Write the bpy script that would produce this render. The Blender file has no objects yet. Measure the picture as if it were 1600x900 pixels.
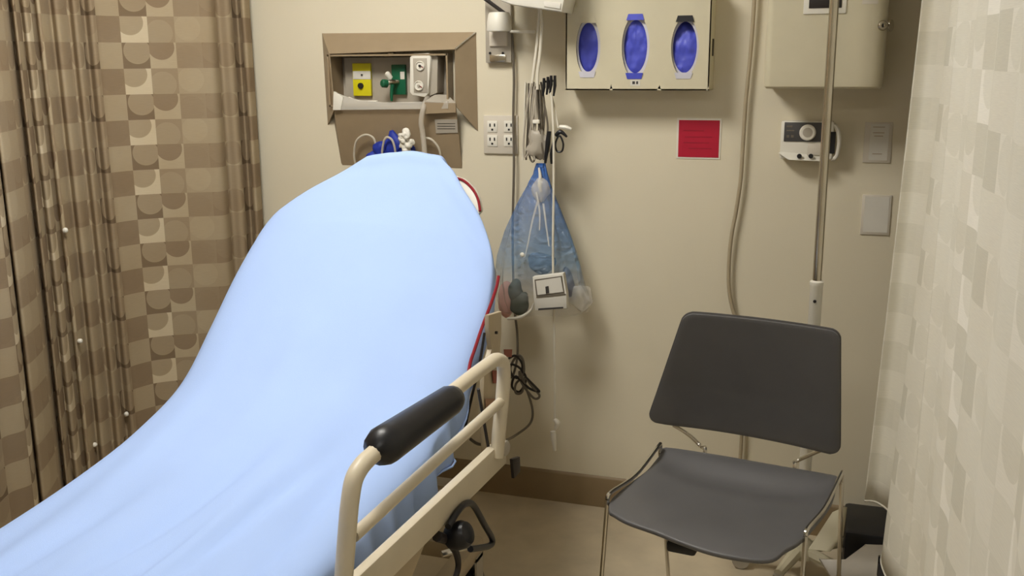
import bpy, bmesh, math, random
from math import sin, cos, pi, radians, sqrt
from mathutils import Vector, Matrix, noise

# ------------------------------------------------------------------ camera
random.seed(4)
SC = bpy.context.scene
COL = SC.collection
F_PX = 1560.0
YAW, PITCH, ROLL = radians(18.2), radians(12.9), radians(-0.42)
CAM = Vector((0.0, -3.15, 1.515))
fw = Vector((-sin(YAW)*cos(PITCH), cos(YAW)*cos(PITCH), -sin(PITCH)))
r0 = Vector((cos(YAW), sin(YAW), 0.0)); u0 = r0.cross(fw)
rt = r0*cos(ROLL) + u0*sin(ROLL); up = -r0*sin(ROLL) + u0*cos(ROLL)
cd = bpy.data.cameras.new('camera'); cam = bpy.data.objects.new('camera', cd); COL.objects.link(cam)
m = Matrix((rt, up, -fw)).transposed().to_4x4(); m.translation = CAM
cam.matrix_world = m
cd.sensor_width = 36.0; cd.lens = 36.0*F_PX/1600.0; cd.clip_start = 0.03
SC.camera = cam

# ------------------------------------------------------------------ world, view
w = bpy.data.worlds.new('world'); SC.world = w; w.use_nodes = True
w.node_tree.nodes['Background'].inputs[0].default_value = (1.0, 0.95, 0.86, 1)
w.node_tree.nodes['Background'].inputs[1].default_value = 0.02
SC.view_settings.view_transform = 'Standard'; SC.view_settings.look = 'None'
SC.view_settings.gamma = 1.0; SC.view_settings.use_curve_mapping = False
SC.view_settings.exposure = 0.0
LAMP_BED = 37.0      # fluorescent panel over the bed
LAMP_AISLE = 8.0     # fluorescent panel over the aisle, behind the camera

CEIL = 2.6
# ------------------------------------------------------------------ helpers
def ray(x, y): return fw*F_PX + rt*(x-800.0) + up*(450.0-y)
def at(x, y, Y=0.0):            # the point seen at a pixel on the plane parallel to the back wall
    d = ray(x, y); return CAM + d*((Y-CAM.y)/d.y)
def atX(x, y, X):
    d = ray(x, y); return CAM + d*((X-CAM.x)/d.x)
def atZ(x, y, Z):
    d = ray(x, y); return CAM + d*((Z-CAM.z)/d.z)
def toplane(x, y, p, n):
    d = ray(x, y); return CAM + d*((Vector(p)-CAM).dot(n)/d.dot(n))
def project(P):
    v = Vector(P)-CAM; k = v.dot(fw)
    return 800+F_PX*v.dot(rt)/k, 450-F_PX*v.dot(up)/k, k

def srgb(r, g, b):
    return tuple((c/255/12.92 if c/255 <= .04045 else ((c/255+.055)/1.055)**2.4) for c in (r, g, b)) + (1.0,)

MATS = {}
def mat(name, rgb, rough=.55, metal=0.0, var=.06, scale=18, bump=0.0, bscale=120, trans=0.0, ior=1.45, spec=.5, alpha=1.0, coat=0.0):
    if name in MATS: return MATS[name]
    m = bpy.data.materials.new(name); m.use_nodes = True; nt = m.node_tree; N = nt.nodes; L = nt.links
    b = N['Principled BSDF']; c = srgb(*rgb)
    tc = N.new('ShaderNodeTexCoord')
    nz = N.new('ShaderNodeTexNoise'); nz.inputs['Scale'].default_value = scale; nz.inputs['Detail'].default_value = 4
    L.new(tc.outputs['Object'], nz.inputs['Vector'])
    rp = N.new('ShaderNodeValToRGB')
    rp.color_ramp.elements[0].position = .3; rp.color_ramp.elements[1].position = .7
    rp.color_ramp.elements[0].color = tuple(max(0, x*(1-var)) for x in c[:3]) + (1,)
    rp.color_ramp.elements[1].color = tuple(min(1, x*(1+var)) for x in c[:3]) + (1,)
    L.new(nz.outputs['Fac'], rp.inputs['Fac']); L.new(rp.outputs['Color'], b.inputs['Base Color'])
    b.inputs['Roughness'].default_value = rough; b.inputs['Metallic'].default_value = metal
    b.inputs['IOR'].default_value = ior; b.inputs['Specular IOR Level'].default_value = spec
    b.inputs['Transmission Weight'].default_value = trans; b.inputs['Alpha'].default_value = alpha
    b.inputs['Coat Weight'].default_value = coat
    if bump:
        n2 = N.new('ShaderNodeTexNoise'); n2.inputs['Scale'].default_value = bscale; n2.inputs['Detail'].default_value = 5
        L.new(tc.outputs['Object'], n2.inputs['Vector'])
        bp = N.new('ShaderNodeBump'); bp.inputs['Strength'].default_value = bump; bp.inputs['Distance'].default_value = .004
        L.new(n2.outputs['Fac'], bp.inputs['Height']); L.new(bp.outputs['Normal'], b.inputs['Normal'])
    MATS[name] = m; return m

class MB:
    def __init__(s): s.bm = bmesh.new()
    def box(s, c, size, rot=None, bevel=0.0, seg=2):
        M = Matrix.Translation(Vector(c)) @ (rot.to_4x4() if rot else Matrix()) @ Matrix.Diagonal((*size, 1))
        vs = bmesh.ops.create_cube(s.bm, size=1.0, matrix=M)['verts']
        if bevel:
            es = list({e for v in vs for e in v.link_edges})
            bmesh.ops.bevel(s.bm, geom=es, offset=bevel, segments=seg, profile=.5, affect='EDGES')
        return s
    def tube(s, pts, r, n=8, smooth=True, sub=6, closed=False, caps=True, flat=None):
        P = [Vector(p) for p in pts]
        R = list(r) if isinstance(r, (list, tuple)) else [r]*len(P)
        if smooth and len(P) > 2:
            Q, RR = [], []
            k = len(P); rng = k if closed else k-1
            for i in range(rng):
                p0 = P[(i-1) % k] if (closed or i > 0) else P[0]
                p1 = P[i]; p2 = P[(i+1) % k]
                p3 = P[(i+2) % k] if (closed or i+2 < k) else P[-1]
                for j in range(sub):
                    t = j/sub
                    Q.append(.5*((2*p1)+(p2-p0)*t+(2*p0-5*p1+4*p2-p3)*t*t+(3*p1-p0-3*p2+p3)*t**3))
                    RR.append(R[i]*(1-t)+R[(i+1) % k]*t)
            if not closed: Q.append(P[-1]); RR.append(R[-1])
            P, R = Q, RR
        k = len(P); rings = []; nrm = None
        for i in range(k):
            if closed: t = P[(i+1) % k]-P[i-1]
            else: t = P[min(i+1, k-1)]-P[max(i-1, 0)]
            if t.length < 1e-9: t = Vector((0, 0, 1))
            t.normalize()
            if nrm is None:
                a = Vector((0, 0, 1)) if abs(t.z) < .9 else Vector((1, 0, 0))
                nrm = t.cross(a).normalized()
            nrm = (nrm - t*nrm.dot(t))
            if nrm.length < 1e-6: nrm = t.orthogonal()
            nrm.normalize(); bn = t.cross(nrm)
            rings.append([s.bm.verts.new(P[i] + (nrm*cos(2*pi*q/n) + bn*sin(2*pi*q/n))*R[i]) for q in range(n)])
        for i in range(k if closed else k-1):
            a, b = rings[i], rings[(i+1) % k]
            for q in range(n):
                s.bm.faces.new((a[q], a[(q+1) % n], b[(q+1) % n], b[q]))
        if caps and not closed:
            s.bm.faces.new(rings[0][::-1]); s.bm.faces.new(rings[-1])
        return s
    def lathe(s, prof, c, axis=(0, 0, 1), n=24):    # prof: (radius, height) pairs
        ax = Vector(axis).normalized(); a = ax.orthogonal().normalized(); b = ax.cross(a); c = Vector(c)
        rings = [[s.bm.verts.new(c + ax*h + (a*cos(2*pi*q/n)+b*sin(2*pi*q/n))*max(r, 1e-5)) for q in range(n)] for r, h in prof]
        for i in range(len(rings)-1):
            for q in range(n):
                s.bm.faces.new((rings[i][q], rings[i][(q+1) % n], rings[i+1][(q+1) % n], rings[i+1][q]))
        s.bm.faces.new(rings[0][::-1]); s.bm.faces.new(rings[-1])
        return s
    def prism(s, pts, thick, bevel=0.0, seg=2):              # polygon of 3-D points extruded by vector thick
        t = Vector(thick)
        A = [s.bm.verts.new(Vector(p)) for p in pts]; B = [s.bm.verts.new(Vector(p)+t) for p in pts]
        n = len(A); fs = [s.bm.faces.new(A), s.bm.faces.new(B[::-1])]
        for i in range(n): fs.append(s.bm.faces.new((A[i], B[i], B[(i+1) % n], A[(i+1) % n])))
        if bevel:
            es = list({e for f in fs[:2] for e in f.edges})
            bmesh.ops.bevel(s.bm, geom=es, offset=bevel, segments=seg, profile=.5, affect='EDGES')
        return s
    def grid(s, rows, uvs=None):
        V = [[s.bm.verts.new(Vector(p)) for p in row] for row in rows]
        lay = s.bm.loops.layers.uv.verify() if uvs else None
        for i in range(len(V)-1):
            for j in range(len(V[0])-1):
                f = s.bm.faces.new((V[i][j], V[i][j+1], V[i+1][j+1], V[i+1][j]))
                if uvs:
                    for l, (a, b) in zip(f.loops, ((i, j), (i, j+1), (i+1, j+1), (i+1, j))): l[lay].uv = uvs[a][b]
        return s
    def ball(s, c, rad, rot=None, sub=2, wob=0.0, ws=8.0):
        M = Matrix.Translation(Vector(c)) @ (rot.to_4x4() if rot else Matrix()) @ Matrix.Diagonal((*rad, 1))
        vs = bmesh.ops.create_icosphere(s.bm, subdivisions=sub, radius=1.0, matrix=M)['verts']
        if wob:
            for v in vs:
                d = (v.co-Vector(c)); v.co += d*wob*noise.noise(v.co*ws)
        return s
    def build(s, name, material, parent=None, smooth=True, auto=40):
        bmesh.ops.recalc_face_normals(s.bm, faces=s.bm.faces)
        me = bpy.data.meshes.new(name); s.bm.to_mesh(me); s.bm.free()
        me.materials.append(material)
        if smooth:
            me.polygons.foreach_set('use_smooth', [True]*len(me.polygons))
            me.set_sharp_from_angle(angle=radians(auto))
        o = bpy.data.objects.new(name, me); COL.objects.link(o)
        if parent is not None:
            o.parent = parent
            o.matrix_parent_inverse = world_of(parent).inverted()
        return o
def world_of(o):
    M = Matrix.Translation(o.location)
    return M if o.parent is None else world_of(o.parent) @ o.matrix_parent_inverse @ M
def solid(o, t, off=0.0):
    md = o.modifiers.new('thick', 'SOLIDIFY'); md.thickness = t; md.offset = off
def tag(o, label, cat, group=None, kind=None):
    o['label'] = label; o['category'] = cat
    if group: o['group'] = group
    if kind: o['kind'] = kind
    return o
def thing(name, loc, label, cat, group=None):
    o = bpy.data.objects.new(name, None); COL.objects.link(o); o.location = Vector(loc); o.empty_display_size = .05
    return tag(o, label, cat, group)
def struct(name, mb, m_, smooth=False):
    o = mb.build(name, m_, None, smooth); o['kind'] = 'structure'; return o
def lab(o, text): o['label'] = text; return o
def rz(a): return Matrix.Rotation(a, 3, 'Z')
def rx(a): return Matrix.Rotation(a, 3, 'X')
def ry(a): return Matrix.Rotation(a, 3, 'Y')

# ------------------------------------------------------------------ materials
M_wall = mat('painted_wall', (218, 209, 186), .6, var=.02, scale=3, bump=.08, bscale=260)
M_ceil = mat('ceiling_tile', (232, 228, 218), .9, var=.04, scale=60, bump=.3)
M_floor = mat('vinyl_floor', (194, 180, 154), .38, var=.10, scale=9, bump=.03)
M_base = mat('rubber_baseboard', (136, 116, 86), .5, var=.04)
M_sheet = mat('blue_sheet', (168, 193, 240), .85, var=.015, scale=5, bump=.12, bscale=500, spec=.2)
M_cream = mat('cream_enamel', (206, 195, 172), .4, var=.03)
M_frame = mat('bed_frame_enamel', (176, 160, 132), .45, var=.05)
M_black = mat('black_rubber', (24, 24, 28), .38, var=.1)
M_dark = mat('dark_plastic', (38, 32, 30), .5, var=.1)
M_mattress = mat('mattress_vinyl', (150, 152, 166), .5, var=.03)
M_red = mat('red_piping', (132, 22, 34), .4)
M_chrome = mat('chrome', (205, 200, 190), .18, metal=1.0, var=.03)
M_steel = mat('brushed_steel', (200, 193, 178), .24, metal=1.0, var=.08)
M_grey = mat('grey_plastic', (92, 91, 92), .42, var=.05, scale=12, bump=.12, bscale=700)
M_greyd = mat('dark_grey_plastic', (70, 68, 68), .5)
M_white = mat('white_plastic', (226, 222, 210), .4, var=.02)
M_putty = mat('putty_plastic', (206, 198, 172), .42, var=.02)
M_taupe = mat('taupe_panel', (150, 132, 106), .42, var=.04)
M_alu = mat('grey_panel', (172, 164, 150), .45, var=.05)
M_yellow = mat('yellow_plate', (214, 204, 30), .4)
M_green = mat('green_plate', (18, 92, 62), .4)
M_gloves = mat('blue_nitrile', (76, 84, 196), .45, var=.12, scale=30)
M_carton = mat('glove_carton', (206, 204, 214), .6)
M_blue = mat('blue_fabric', (26, 48, 150), .6, var=.2, scale=40)
M_clear = mat('clear_plastic', (236, 232, 222), .12, var=.01, alpha=.35)
M_tubing = mat('clear_tubing', (214, 206, 188), .2, var=.02, alpha=.8)
M_hosec = mat('clear_hose', (214, 206, 192), .15, var=.02, alpha=.45)
M_cordg = mat('grey_cord', (104, 96, 84), .5)
M_cordw = mat('white_cord', (218, 212, 196), .5)
M_hose = mat('beige_hose', (170, 156, 130), .45)
M_paper = mat('paper', (214, 210, 200), .8, var=.02)
M_plate = mat('wall_plate', (208, 200, 186), .5, var=.02)
M_ink = mat('ink', (60, 56, 54), .7)
M_redsign = mat('red_sign', (176, 14, 48), .55, var=.04)
M_redink = mat('red_sign_print', (152, 10, 40), .6)
M_slot = mat('dark_slot', (22, 20, 20), .7)
M_sticker = mat('brown_sticker', (128, 62, 44), .6)
M_tan = mat('tan_sticker', (158, 120, 92), .6)

def curtain_mat(name, stops, warm, disc=.25):
    m = bpy.data.materials.new(name); m.use_nodes = True; nt = m.node_tree; N = nt.nodes; L = nt.links
    b = N['Principled BSDF']; b.inputs['Roughness'].default_value = .85; b.inputs['Specular IOR Level'].default_value = .25
    tc = N.new('ShaderNodeTexCoord')
    def vm(op, a, bb=None):
        n = N.new('ShaderNodeVectorMath'); n.operation = op; L.new(a, n.inputs[0])
        if bb is not None:
            if isinstance(bb, tuple): n.inputs[1].default_value = bb
            else: L.new(bb, n.inputs[1])
        return n
    def mt(op, a, bb=None):
        n = N.new('ShaderNodeMath'); n.operation = op
        if isinstance(a, (int, float)): n.inputs[0].default_value = a
        else: L.new(a, n.inputs[0])
        if bb is not None:
            if isinstance(bb, (int, float)): n.inputs[1].default_value = bb
            else: L.new(bb, n.inputs[1])
        return n.outputs[0]
    uv = tc.outputs['UV']
    fl = vm('FLOOR', uv).outputs[0]; fr = vm('FRACTION', uv).outputs[0]
    sp = N.new('ShaderNodeSeparateXYZ'); L.new(fl, sp.inputs[0])
    sf = N.new('ShaderNodeSeparateXYZ'); L.new(fr, sf.inputs[0])
    colm = mt('MODULO', mt('ADD', sp.outputs[0], 500.0), 7.0); rowm = mt('MODULO', mt('ADD', sp.outputs[1], 500.0), 2.0)
    cb = N.new('ShaderNodeCombineXYZ'); L.new(colm, cb.inputs[0]); L.new(rowm, cb.inputs[1])
    wn = N.new('ShaderNodeTexWhiteNoise'); wn.noise_dimensions = '3D'; L.new(cb.outputs[0], wn.inputs['Vector'])
    cb2 = vm('ADD', cb.outputs[0], (13.7, 5.3, 2.0)).outputs[0]
    wn2 = N.new('ShaderNodeTexWhiteNoise'); wn2.noise_dimensions = '3D'; L.new(cb2, wn2.inputs['Vector'])
    sw = N.new('ShaderNodeSeparateXYZ'); L.new(wn.outputs['Color'], sw.inputs[0])
    # alternate rows of each column are lighter and darker
    alt = mt('MODULO', mt('ADD', colm, rowm), 2.0)
    def shade(v):
        r = N.new('ShaderNodeValToRGB'); r.color_ramp.interpolation = 'LINEAR'
        e = r.color_ramp.elements
        e[0].position = 0; e[0].color = srgb(*stops[0]); e[1].position = 1; e[1].color = srgb(*stops[-1])
        for i, c in enumerate(stops[1:-1]):
            k = e.new((i+1)/(len(stops)-1)); k.color = srgb(*c)
        L.new(v, r.inputs[0]); return r.outputs[0]
    base = shade(mt('ADD', mt('MULTIPLY', wn.outputs['Value'], .55), mt('MULTIPLY', alt, .3)))
    inner = shade(mt('ADD', mt('MULTIPLY', wn2.outputs['Value'], .5), mt('MULTIPLY', alt, .2)))
    # disc, its centre pushed up or sideways so that a crescent or corners are left
    cx = mt('ADD', .5, mt('MULTIPLY', mt('SUBTRACT', sw.outputs[0], .35), .25)); cy = mt('ADD', .5, mt('MULTIPLY', mt('SUBTRACT', sw.outputs[1], .3), .5))
    dx = mt('SUBTRACT', sf.outputs[0], cx); dy = mt('SUBTRACT', sf.outputs[1], cy)
    dd = mt('SQRT', mt('ADD', mt('MULTIPLY', dx, dx), mt('MULTIPLY', dy, dy)))
    ins = mt('MULTIPLY', mt('LESS_THAN', dd, .50), mt('GREATER_THAN', sw.outputs[2], disc))
    mx = N.new('ShaderNodeMix'); mx.data_type = 'RGBA'; L.new(ins, mx.inputs['Factor']); L.new(base, mx.inputs['A']); L.new(inner, mx.inputs['B'])
    # slubby weave
    tcw = vm('MULTIPLY', uv, (3.0, 60.0, 1.0)).outputs[0]
    nz = N.new('ShaderNodeTexNoise'); nz.inputs['Scale'].default_value = 1.0; nz.inputs['Detail'].default_value = 3; L.new(tcw, nz.inputs['Vector'])
    n2 = N.new('ShaderNodeTexNoise'); n2.inputs['Scale'].default_value = .45; L.new(uv, n2.inputs['Vector'])
    hs = N.new('ShaderNodeHueSaturation'); L.new(mx.outputs['Result'], hs.inputs['Color'])
    L.new(mt('ADD', .9, mt('MULTIPLY', nz.outputs['Fac'], .2)), hs.inputs['Value'])
    m2 = N.new('ShaderNodeMix'); m2.data_type = 'RGBA'; m2.blend_type = 'MULTIPLY'
    L.new(mt('MULTIPLY', n2.outputs['Fac'], warm), m2.inputs['Factor']); L.new(hs.outputs[0], m2.inputs['A']); m2.inputs['B'].default_value = srgb(222, 196, 160)
    L.new(m2.outputs['Result'], b.inputs['Base Color'])
    return m
STOPS = [(114, 98, 78), (144, 127, 104), (166, 152, 127), (190, 177, 150), (228, 218, 194)]
M_curt = curtain_mat('woven_curtain', STOPS, .45)
STOPS2 = [(208, 205, 190), (218, 215, 201), (226, 223, 210), (234, 231, 220), (246, 244, 235)]
M_curt2 = curtain_mat('pale_woven_curtain', STOPS2, .2, .93)

# ------------------------------------------------------------------ the setting
X0, X1, Y0, Y1 = -2.75, 1.9, -5.2, 0.0
struct('floor', MB().box(((X0+X1)/2, (Y0+Y1)/2, -.05), (X1-X0+.2, Y1-Y0+.2, .1)), M_floor)
struct('ceiling', MB().box(((X0+X1)/2, (Y0+Y1)/2, CEIL+.05), (X1-X0+.2, Y1-Y0+.2, .1)), M_ceil)
struct('wall_left', MB().box((X0-.05, (Y0+Y1)/2, CEIL/2), (.1, Y1-Y0+.2, CEIL)), M_wall)
struct('wall_right', MB().box((X1+.05, (Y0+Y1)/2, CEIL/2), (.1, Y1-Y0+.2, CEIL)), M_wall)
struct('wall_front', MB().box(((X0+X1)/2, Y0-.05, CEIL/2), (X1-X0, .1, CEIL)), M_wall)
# back wall with a niche for the gas panel: built as a frame round the opening
nTL, nBR = at(520, 85, 0), at(709, 168, 0)
NX0, NX1, NZ0, NZ1 = nTL.x, nBR.x, nBR.z, nTL.z
mb = MB()
for (a, b, c, d) in ((X0, NX0, 0, CEIL), (NX1, X1, 0, CEIL), (NX0, NX1, 0, NZ0), (NX0, NX1, NZ1, CEIL)):
    mb.box(((a+b)/2, .06, (c+d)/2), (b-a, .12, d-c))
struct('wall_back', mb, M_wall)
pf = [(0, 0), (-.014, 0), (-.012, .012), (-.008, .10), (-.004, .108), (0, .11)]
mb = MB(); mb.prism([(X0, y, z) for y, z in pf], (X1-X0, 0, 0))
struct('baseboard_back', mb, M_base, True)

# ------------------------------------------------------------------ lamps of the room
def troffer(x, y, sx, sy, power, label):
    t = thing('ceiling_light', (x, y, CEIL), label, 'light')
    mb = MB()
    for (cx, cy, bx, by) in ((0, -sy/2, sx+.06, .03), (0, sy/2, sx+.06, .03), (-sx/2, 0, .03, sy), (sx/2, 0, .03, sy)):
        mb.box((x+cx, y+cy, CEIL-.012), (bx, by, .024))
    mb.build('frame', M_white, t, False)
    m_ = bpy.data.materials.new('lit_diffuser'); m_.use_nodes = True; N = m_.node_tree.nodes
    e = N.new('ShaderNodeEmission'); e.inputs[0].default_value = (1.0, .965, .89, 1); e.inputs[1].default_value = power
    m_.node_tree.links.new(e.outputs[0], N['Material Output'].inputs[0])
    MB().box((x, y, CEIL-.010), (sx-.03, sy-.03, .012)).build('diffuser', m_, t, False)
troffer(-1.30, -1.28, .6, .66, LAMP_BED, 'fluorescent ceiling panel over the bed')
troffer(-.55, -3.7, 1.2, .6, LAMP_AISLE, 'fluorescent ceiling panel over the aisle at the foot of the bed')

# ------------------------------------------------------------------ curtains
CELL = .083
def curtain(name, path, z0, z1, material, label, hemwob=.0, sub=7, phase=0.0, wob=.006, flare=0.0):
    P = [Vector((x, y, 0)) for x, y in path]
    Q = []
    for i in range(len(P)-1):
        p0 = P[max(i-1, 0)]; p1 = P[i]; p2 = P[i+1]; p3 = P[min(i+2, len(P)-1)]
        for j in range(sub):
            t = j/sub
            Q.append(.5*((2*p1)+(p2-p0)*t+(2*p0-5*p1+4*p2-p3)*t*t+(3*p1-p0-3*p2+p3)*t**3))
    Q.append(P[-1])
    s = [0.0]
    for i in range(1, len(Q)): s.append(s[-1]+(Q[i]-Q[i-1]).length)
    rows, uvs = [], []
    NZ = 30
    for k in range(NZ+1):
        z = z0+(z1-z0)*k/NZ
        row, uv = [], []
        for q, a in zip(Q, s):
            d = noise.noise_vector(Vector((a*3.0, z*.8, phase)))*wob
            zz = z + (hemwob*noise.noise(Vector((a*4, 3.1, phase))) if k == 0 else 0)
            row.append(Vector((q.x+d.x+(zz-1.0)*flare, q.y+d.y, zz))); uv.append((a/CELL+phase, z/CELL))
        rows.append(row); uvs.append(uv)
    o = MB().grid(rows, uvs).build(name, material, None, True, 180)
    solid(o, .0025)
    tag(o, label, 'curtain')
    hem = MB(); hem.tube([r+Vector((0, 0, .004)) for r in rows[0]], .0035, 5, False).build('hem', material, o)
    # track carriers on top, up to the ceiling rail
    for i in range(0, len(Q), 9):
        MB().box((Q[i].x, Q[i].y, (z1+CEIL)/2-.012), (.008, .008, CEIL-z1-.02)).build('carrier', M_white, o, False)
    tr = MB(); tr.tube([Vector((q.x, q.y, CEIL-.014)) for q in (P[0], P[len(P)//3], P[2*len(P)//3], P[-1])], .013, 8, True).build('track', M_alu, o)
    return o, rows
lp = [(414, -.03), (405, -.09), (395, -.06), (382, -.13), (366, -.14), (352, -.21), (318, -.25), (270, -.30), (225, -.36), (192, -.43), (180, -.465), (170, -.455), (157, -.515),
      (147, -.505), (130, -.565), (120, -.555), (104, -.63), (97, -.615), (84, -.69), (75, -.685), (66, -.765), (60, -.735), (44, -.85), (24, -.95), (17, -.93), (8, -1.03), (-30, -1.10),
      (-66, -1.20), (-80, -1.15), (-130, -1.28)]
path = [(at(x, 400, y).x, y) for x, y in lp]
k = path[-1]
for i in range(1, 15): path.append((k[0]-.0-(.07 if i % 2 else .0), k[1]-.085*i))
left_curtain, lrows = curtain('privacy_curtain', path, .10, 2.42, M_curt, 'brown checked privacy curtain along the left side of the bed')
verts = [(v, project(v)) for r in lrows for v in r]
for (x, y) in ((102, 360), (125, 533), (193, 494), (148, 695), (198, 647)):
    best = min(verts, key=lambda e: (e[1][0]-x)**2+(e[1][1]-y)**2 + 40*e[1][2])
    p = best[0]; p = CAM + ray(x, y)*((p-CAM).length/ray(x, y).length)
    d = (CAM-p).normalized()
    MB().ball(p+d*.006, (.009, .009, .009), sub=2).build('snap', M_white, left_curtain)

far = [(.150, -.30), (.185, -.30), (.222, -.36), (.235, -.48), (.205, -.60), (.190, -.68), (.212, -.78), (.25, -.86), (.22, -.98)]
curtain('privacy_curtain', far, .265, 2.42, M_curt2, 'dim far panel of the right privacy curtain, next to the wall', hemwob=.02, phase=3.3, flare=.035)
near = [(.190, -1.06), (.205, -1.10), (.212, -1.20), (.198, -1.32), (.212, -1.44), (.200, -1.56), (.212, -1.68), (.200, -1.82), (.216, -1.95), (.205, -2.1), (.23, -2.25), (.215, -2.4), (.25, -2.55), (.23, -2.7)]
curtain('privacy_curtain', near, .04, 2.42, M_curt2, 'bright cream privacy curtain panel nearest the camera on the right', phase=9.1)

# ------------------------------------------------------------------ bed
bed = thing('hospital_bed', (-1.2, -1.4, 0), 'beige hospital stretcher with raised head and side rail under a blue sheet', 'bed')
# rail plane from two seen points on its top bar, 0.82 m above the floor
ra, rb = atZ(565, 725, .82), atZ(788, 562, .82)
rdir = (rb-ra).normalized(); rn = Vector((rdir.y, -rdir.x, 0))       # rn points away from the bed (to +x)
def RP(x, y, off=0.0): return toplane(x, y, ra, rn) + rn*off
rail = MB()
rail.tube([RP(533, 960), RP(541, 850), RP(548, 775), RP(558, 738), RP(585, 708), RP(640, 668), RP(715, 606), RP(762, 570), RP(778, 562), RP(787, 574), RP(785, 620), RP(780, 670), RP(776, 715)],
          [.0165]*13, 12, True, 6)
rail_o = rail.build('side_rail', M_cream, bed)
MB().tube([RP(552, 838), RP(650, 748), RP(782, 628)], .012, 10, False).build('rail_bar', M_cream, bed)
# pad: a flattened capsule along the top bar
pa, pb = RP(580, 707, .004), RP(712, 617, .004)
pad = MB(); n = 18; prof = []
for i in range(n+1):
    t = i/n; e = min(t, 1-t)/.12
    rr = .033*(sqrt(max(0.02, 1-(1-min(e, 1))**2)))
    prof.append((pa.lerp(pb, t), rr*(1.16-.2*t)))
pad.tube([p for p, _ in prof], [r for _, r in prof], 16, False)
lab(pad.build('arm_pad', M_black, rail_o), 'black padded armrest on the side rail')
# lower bar = deck side member, skirt below it
dA, dB = RP(560, 930, -.012), RP(792, 704, -.012)
ang = math.atan2(dB.y-dA.y, dB.x-dA.x)
mid = (dA+dB)/2
dl = (dB-dA).length
slope = math.asin((dB.z-dA.z)/dl)
rot_d = rz(ang) @ ry(-slope)
MB().box(mid, (dl, .024, .068), rot_d, .006).build('deck_bar', M_cream, bed)
# deck frame: second side member, cross members, deck plates
XL, XR = -1.60, -.80
MB().box((XL+.05, mid.y, .50), (.022, dl+.2, .045), None, .006).build('deck_bar', M_cream, bed)
for y in (-.95, -1.35, -1.75, -2.2): MB().box(((XL+XR)/2+.02, y, .45), (XR-XL-.12, .05, .03)).build('cross_member', M_frame, bed, False)
MB().box(((XL+XR)/2, -1.75, .475), (.66, 1.45, .012), rx(.0), .004).build('seat_deck', M_frame, bed)
bdir = Vector((0, .60, .56)).normalized(); bnorm = Vector((0, -.56, .60)).normalized()
b0 = Vector(((XL+XR)/2-.02, -1.02, .575)); th = math.atan2(bdir.z, bdir.y)
MB().box(b0+bdir*.33-bnorm*.04, (.46, .66, .014), rx(th), .004).build('back_deck', M_frame, bed)
# folding support plate of the backrest with its labels (seen to the right of the mattress)
S = lambda x, y, o=0: atX(x, y, -.83) + Vector((o, 0, 0))
sp = MB().prism([S(757, 492), S(777, 486), S(777, 520), S(773, 560), S(781, 600), S(778, 660), S(772, 712), S(752, 712), S(748, 640), S(750, 585), S(762, 545), S(757, 515)], (.012, 0, 0), .002)
sp_o = sp.build('back_support', M_frame, bed)
for (x0, y0, x1, y1, mm, tx) in ((778, 545, 791, 557, M_sticker, 'dark red warning label'), (760, 578, 775, 598, M_sticker, 'dark red warning label'), (749, 622, 769, 640, M_tan, 'tan warning label')):
    lab(MB().prism([S(x0, y0, .016), S(x1, y0, .016), S(x1-1, y1, .016), S(x0+1, y1, .016)], (.0015, 0, 0)).build('warning_label', mm, sp_o, False), tx)
MB().lathe([(.004, 0), (.004, .006)], S(767, 519, .012), (1, 0, 0), 10).build('bolt', M_dark, sp_o)
# pivot at the rail's far foot and its hanging tag
pv = RP(788, 700, -.01)
MB().lathe([(.010, -.02), (.019, -.018), (.019, .016), (.014, .02)], pv, rn, 20).build('rail_pivot', M_alu, bed)
MB().prism([RP(790, 716, .01), RP(802, 712, .01), RP(803, 735, .01), RP(793, 746, .01)], rn*.008, .001).build('release_latch', M_dark, bed)
MB().tube([RP(776, 705, -.02), RP(771, 640, -.03), RP(766, 610, -.03)], .004, 8).build('latch_rod', M_dark, bed)
# side skirt panel under the deck bar
sk = MB().prism([RP(585, 915, -.03), RP(700, 800, -.03), RP(702, 812, -.03), RP(686, 845, -.03), RP(663, 905, -.03), RP(655, 960, -.03), RP(560, 990, -.03)], rn*-.012, .003)
sk_o = sk.build('side_skirt', M_frame, bed)
MB().lathe([(.005, 0), (.005, .004)], RP(657, 863, -.028), rn, 10).build('bolt', M_dark, sk_o)
# brake pedal: black loop, roller knob and crank
ped = MB()
bp_ = lambda x, y, X=-.74: atX(x, y, X)
ped.tube([bp_(700, 823), bp_(716, 798), bp_(728, 787), bp_(740, 790), bp_(757, 820), bp_(769, 842), bp_(766, 852), bp_(750, 856), bp_(735, 858)], .0075, 10)
ped_o = ped.build('brake_pedal_loop', M_black, bed)
kn = MB(); ka, kb = bp_(700, 842, -.76), bp_(726, 834, -.72)
kn.lathe([(.012, 0), (.026, .006), (.031, .024), (.031, .042), (.024, .054), (.010, .058)], ka, (kb-ka), 22)
kn.build('brake_knob', M_black, ped_o)
MB().tube([bp_(683, 838, -.76), bp_(700, 845, -.76), bp_(712, 862, -.755), bp_(716, 885, -.755), bp_(708, 915, -.76)], [.012, .011, .008, .007, .007], 8).build('crank_arm', M_dark, ped_o)
MB().tube([bp_(690, 866, -.80), bp_(735, 852, -.75)], .008, 8).build('pedal_shaft', M_chrome, ped_o)
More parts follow.
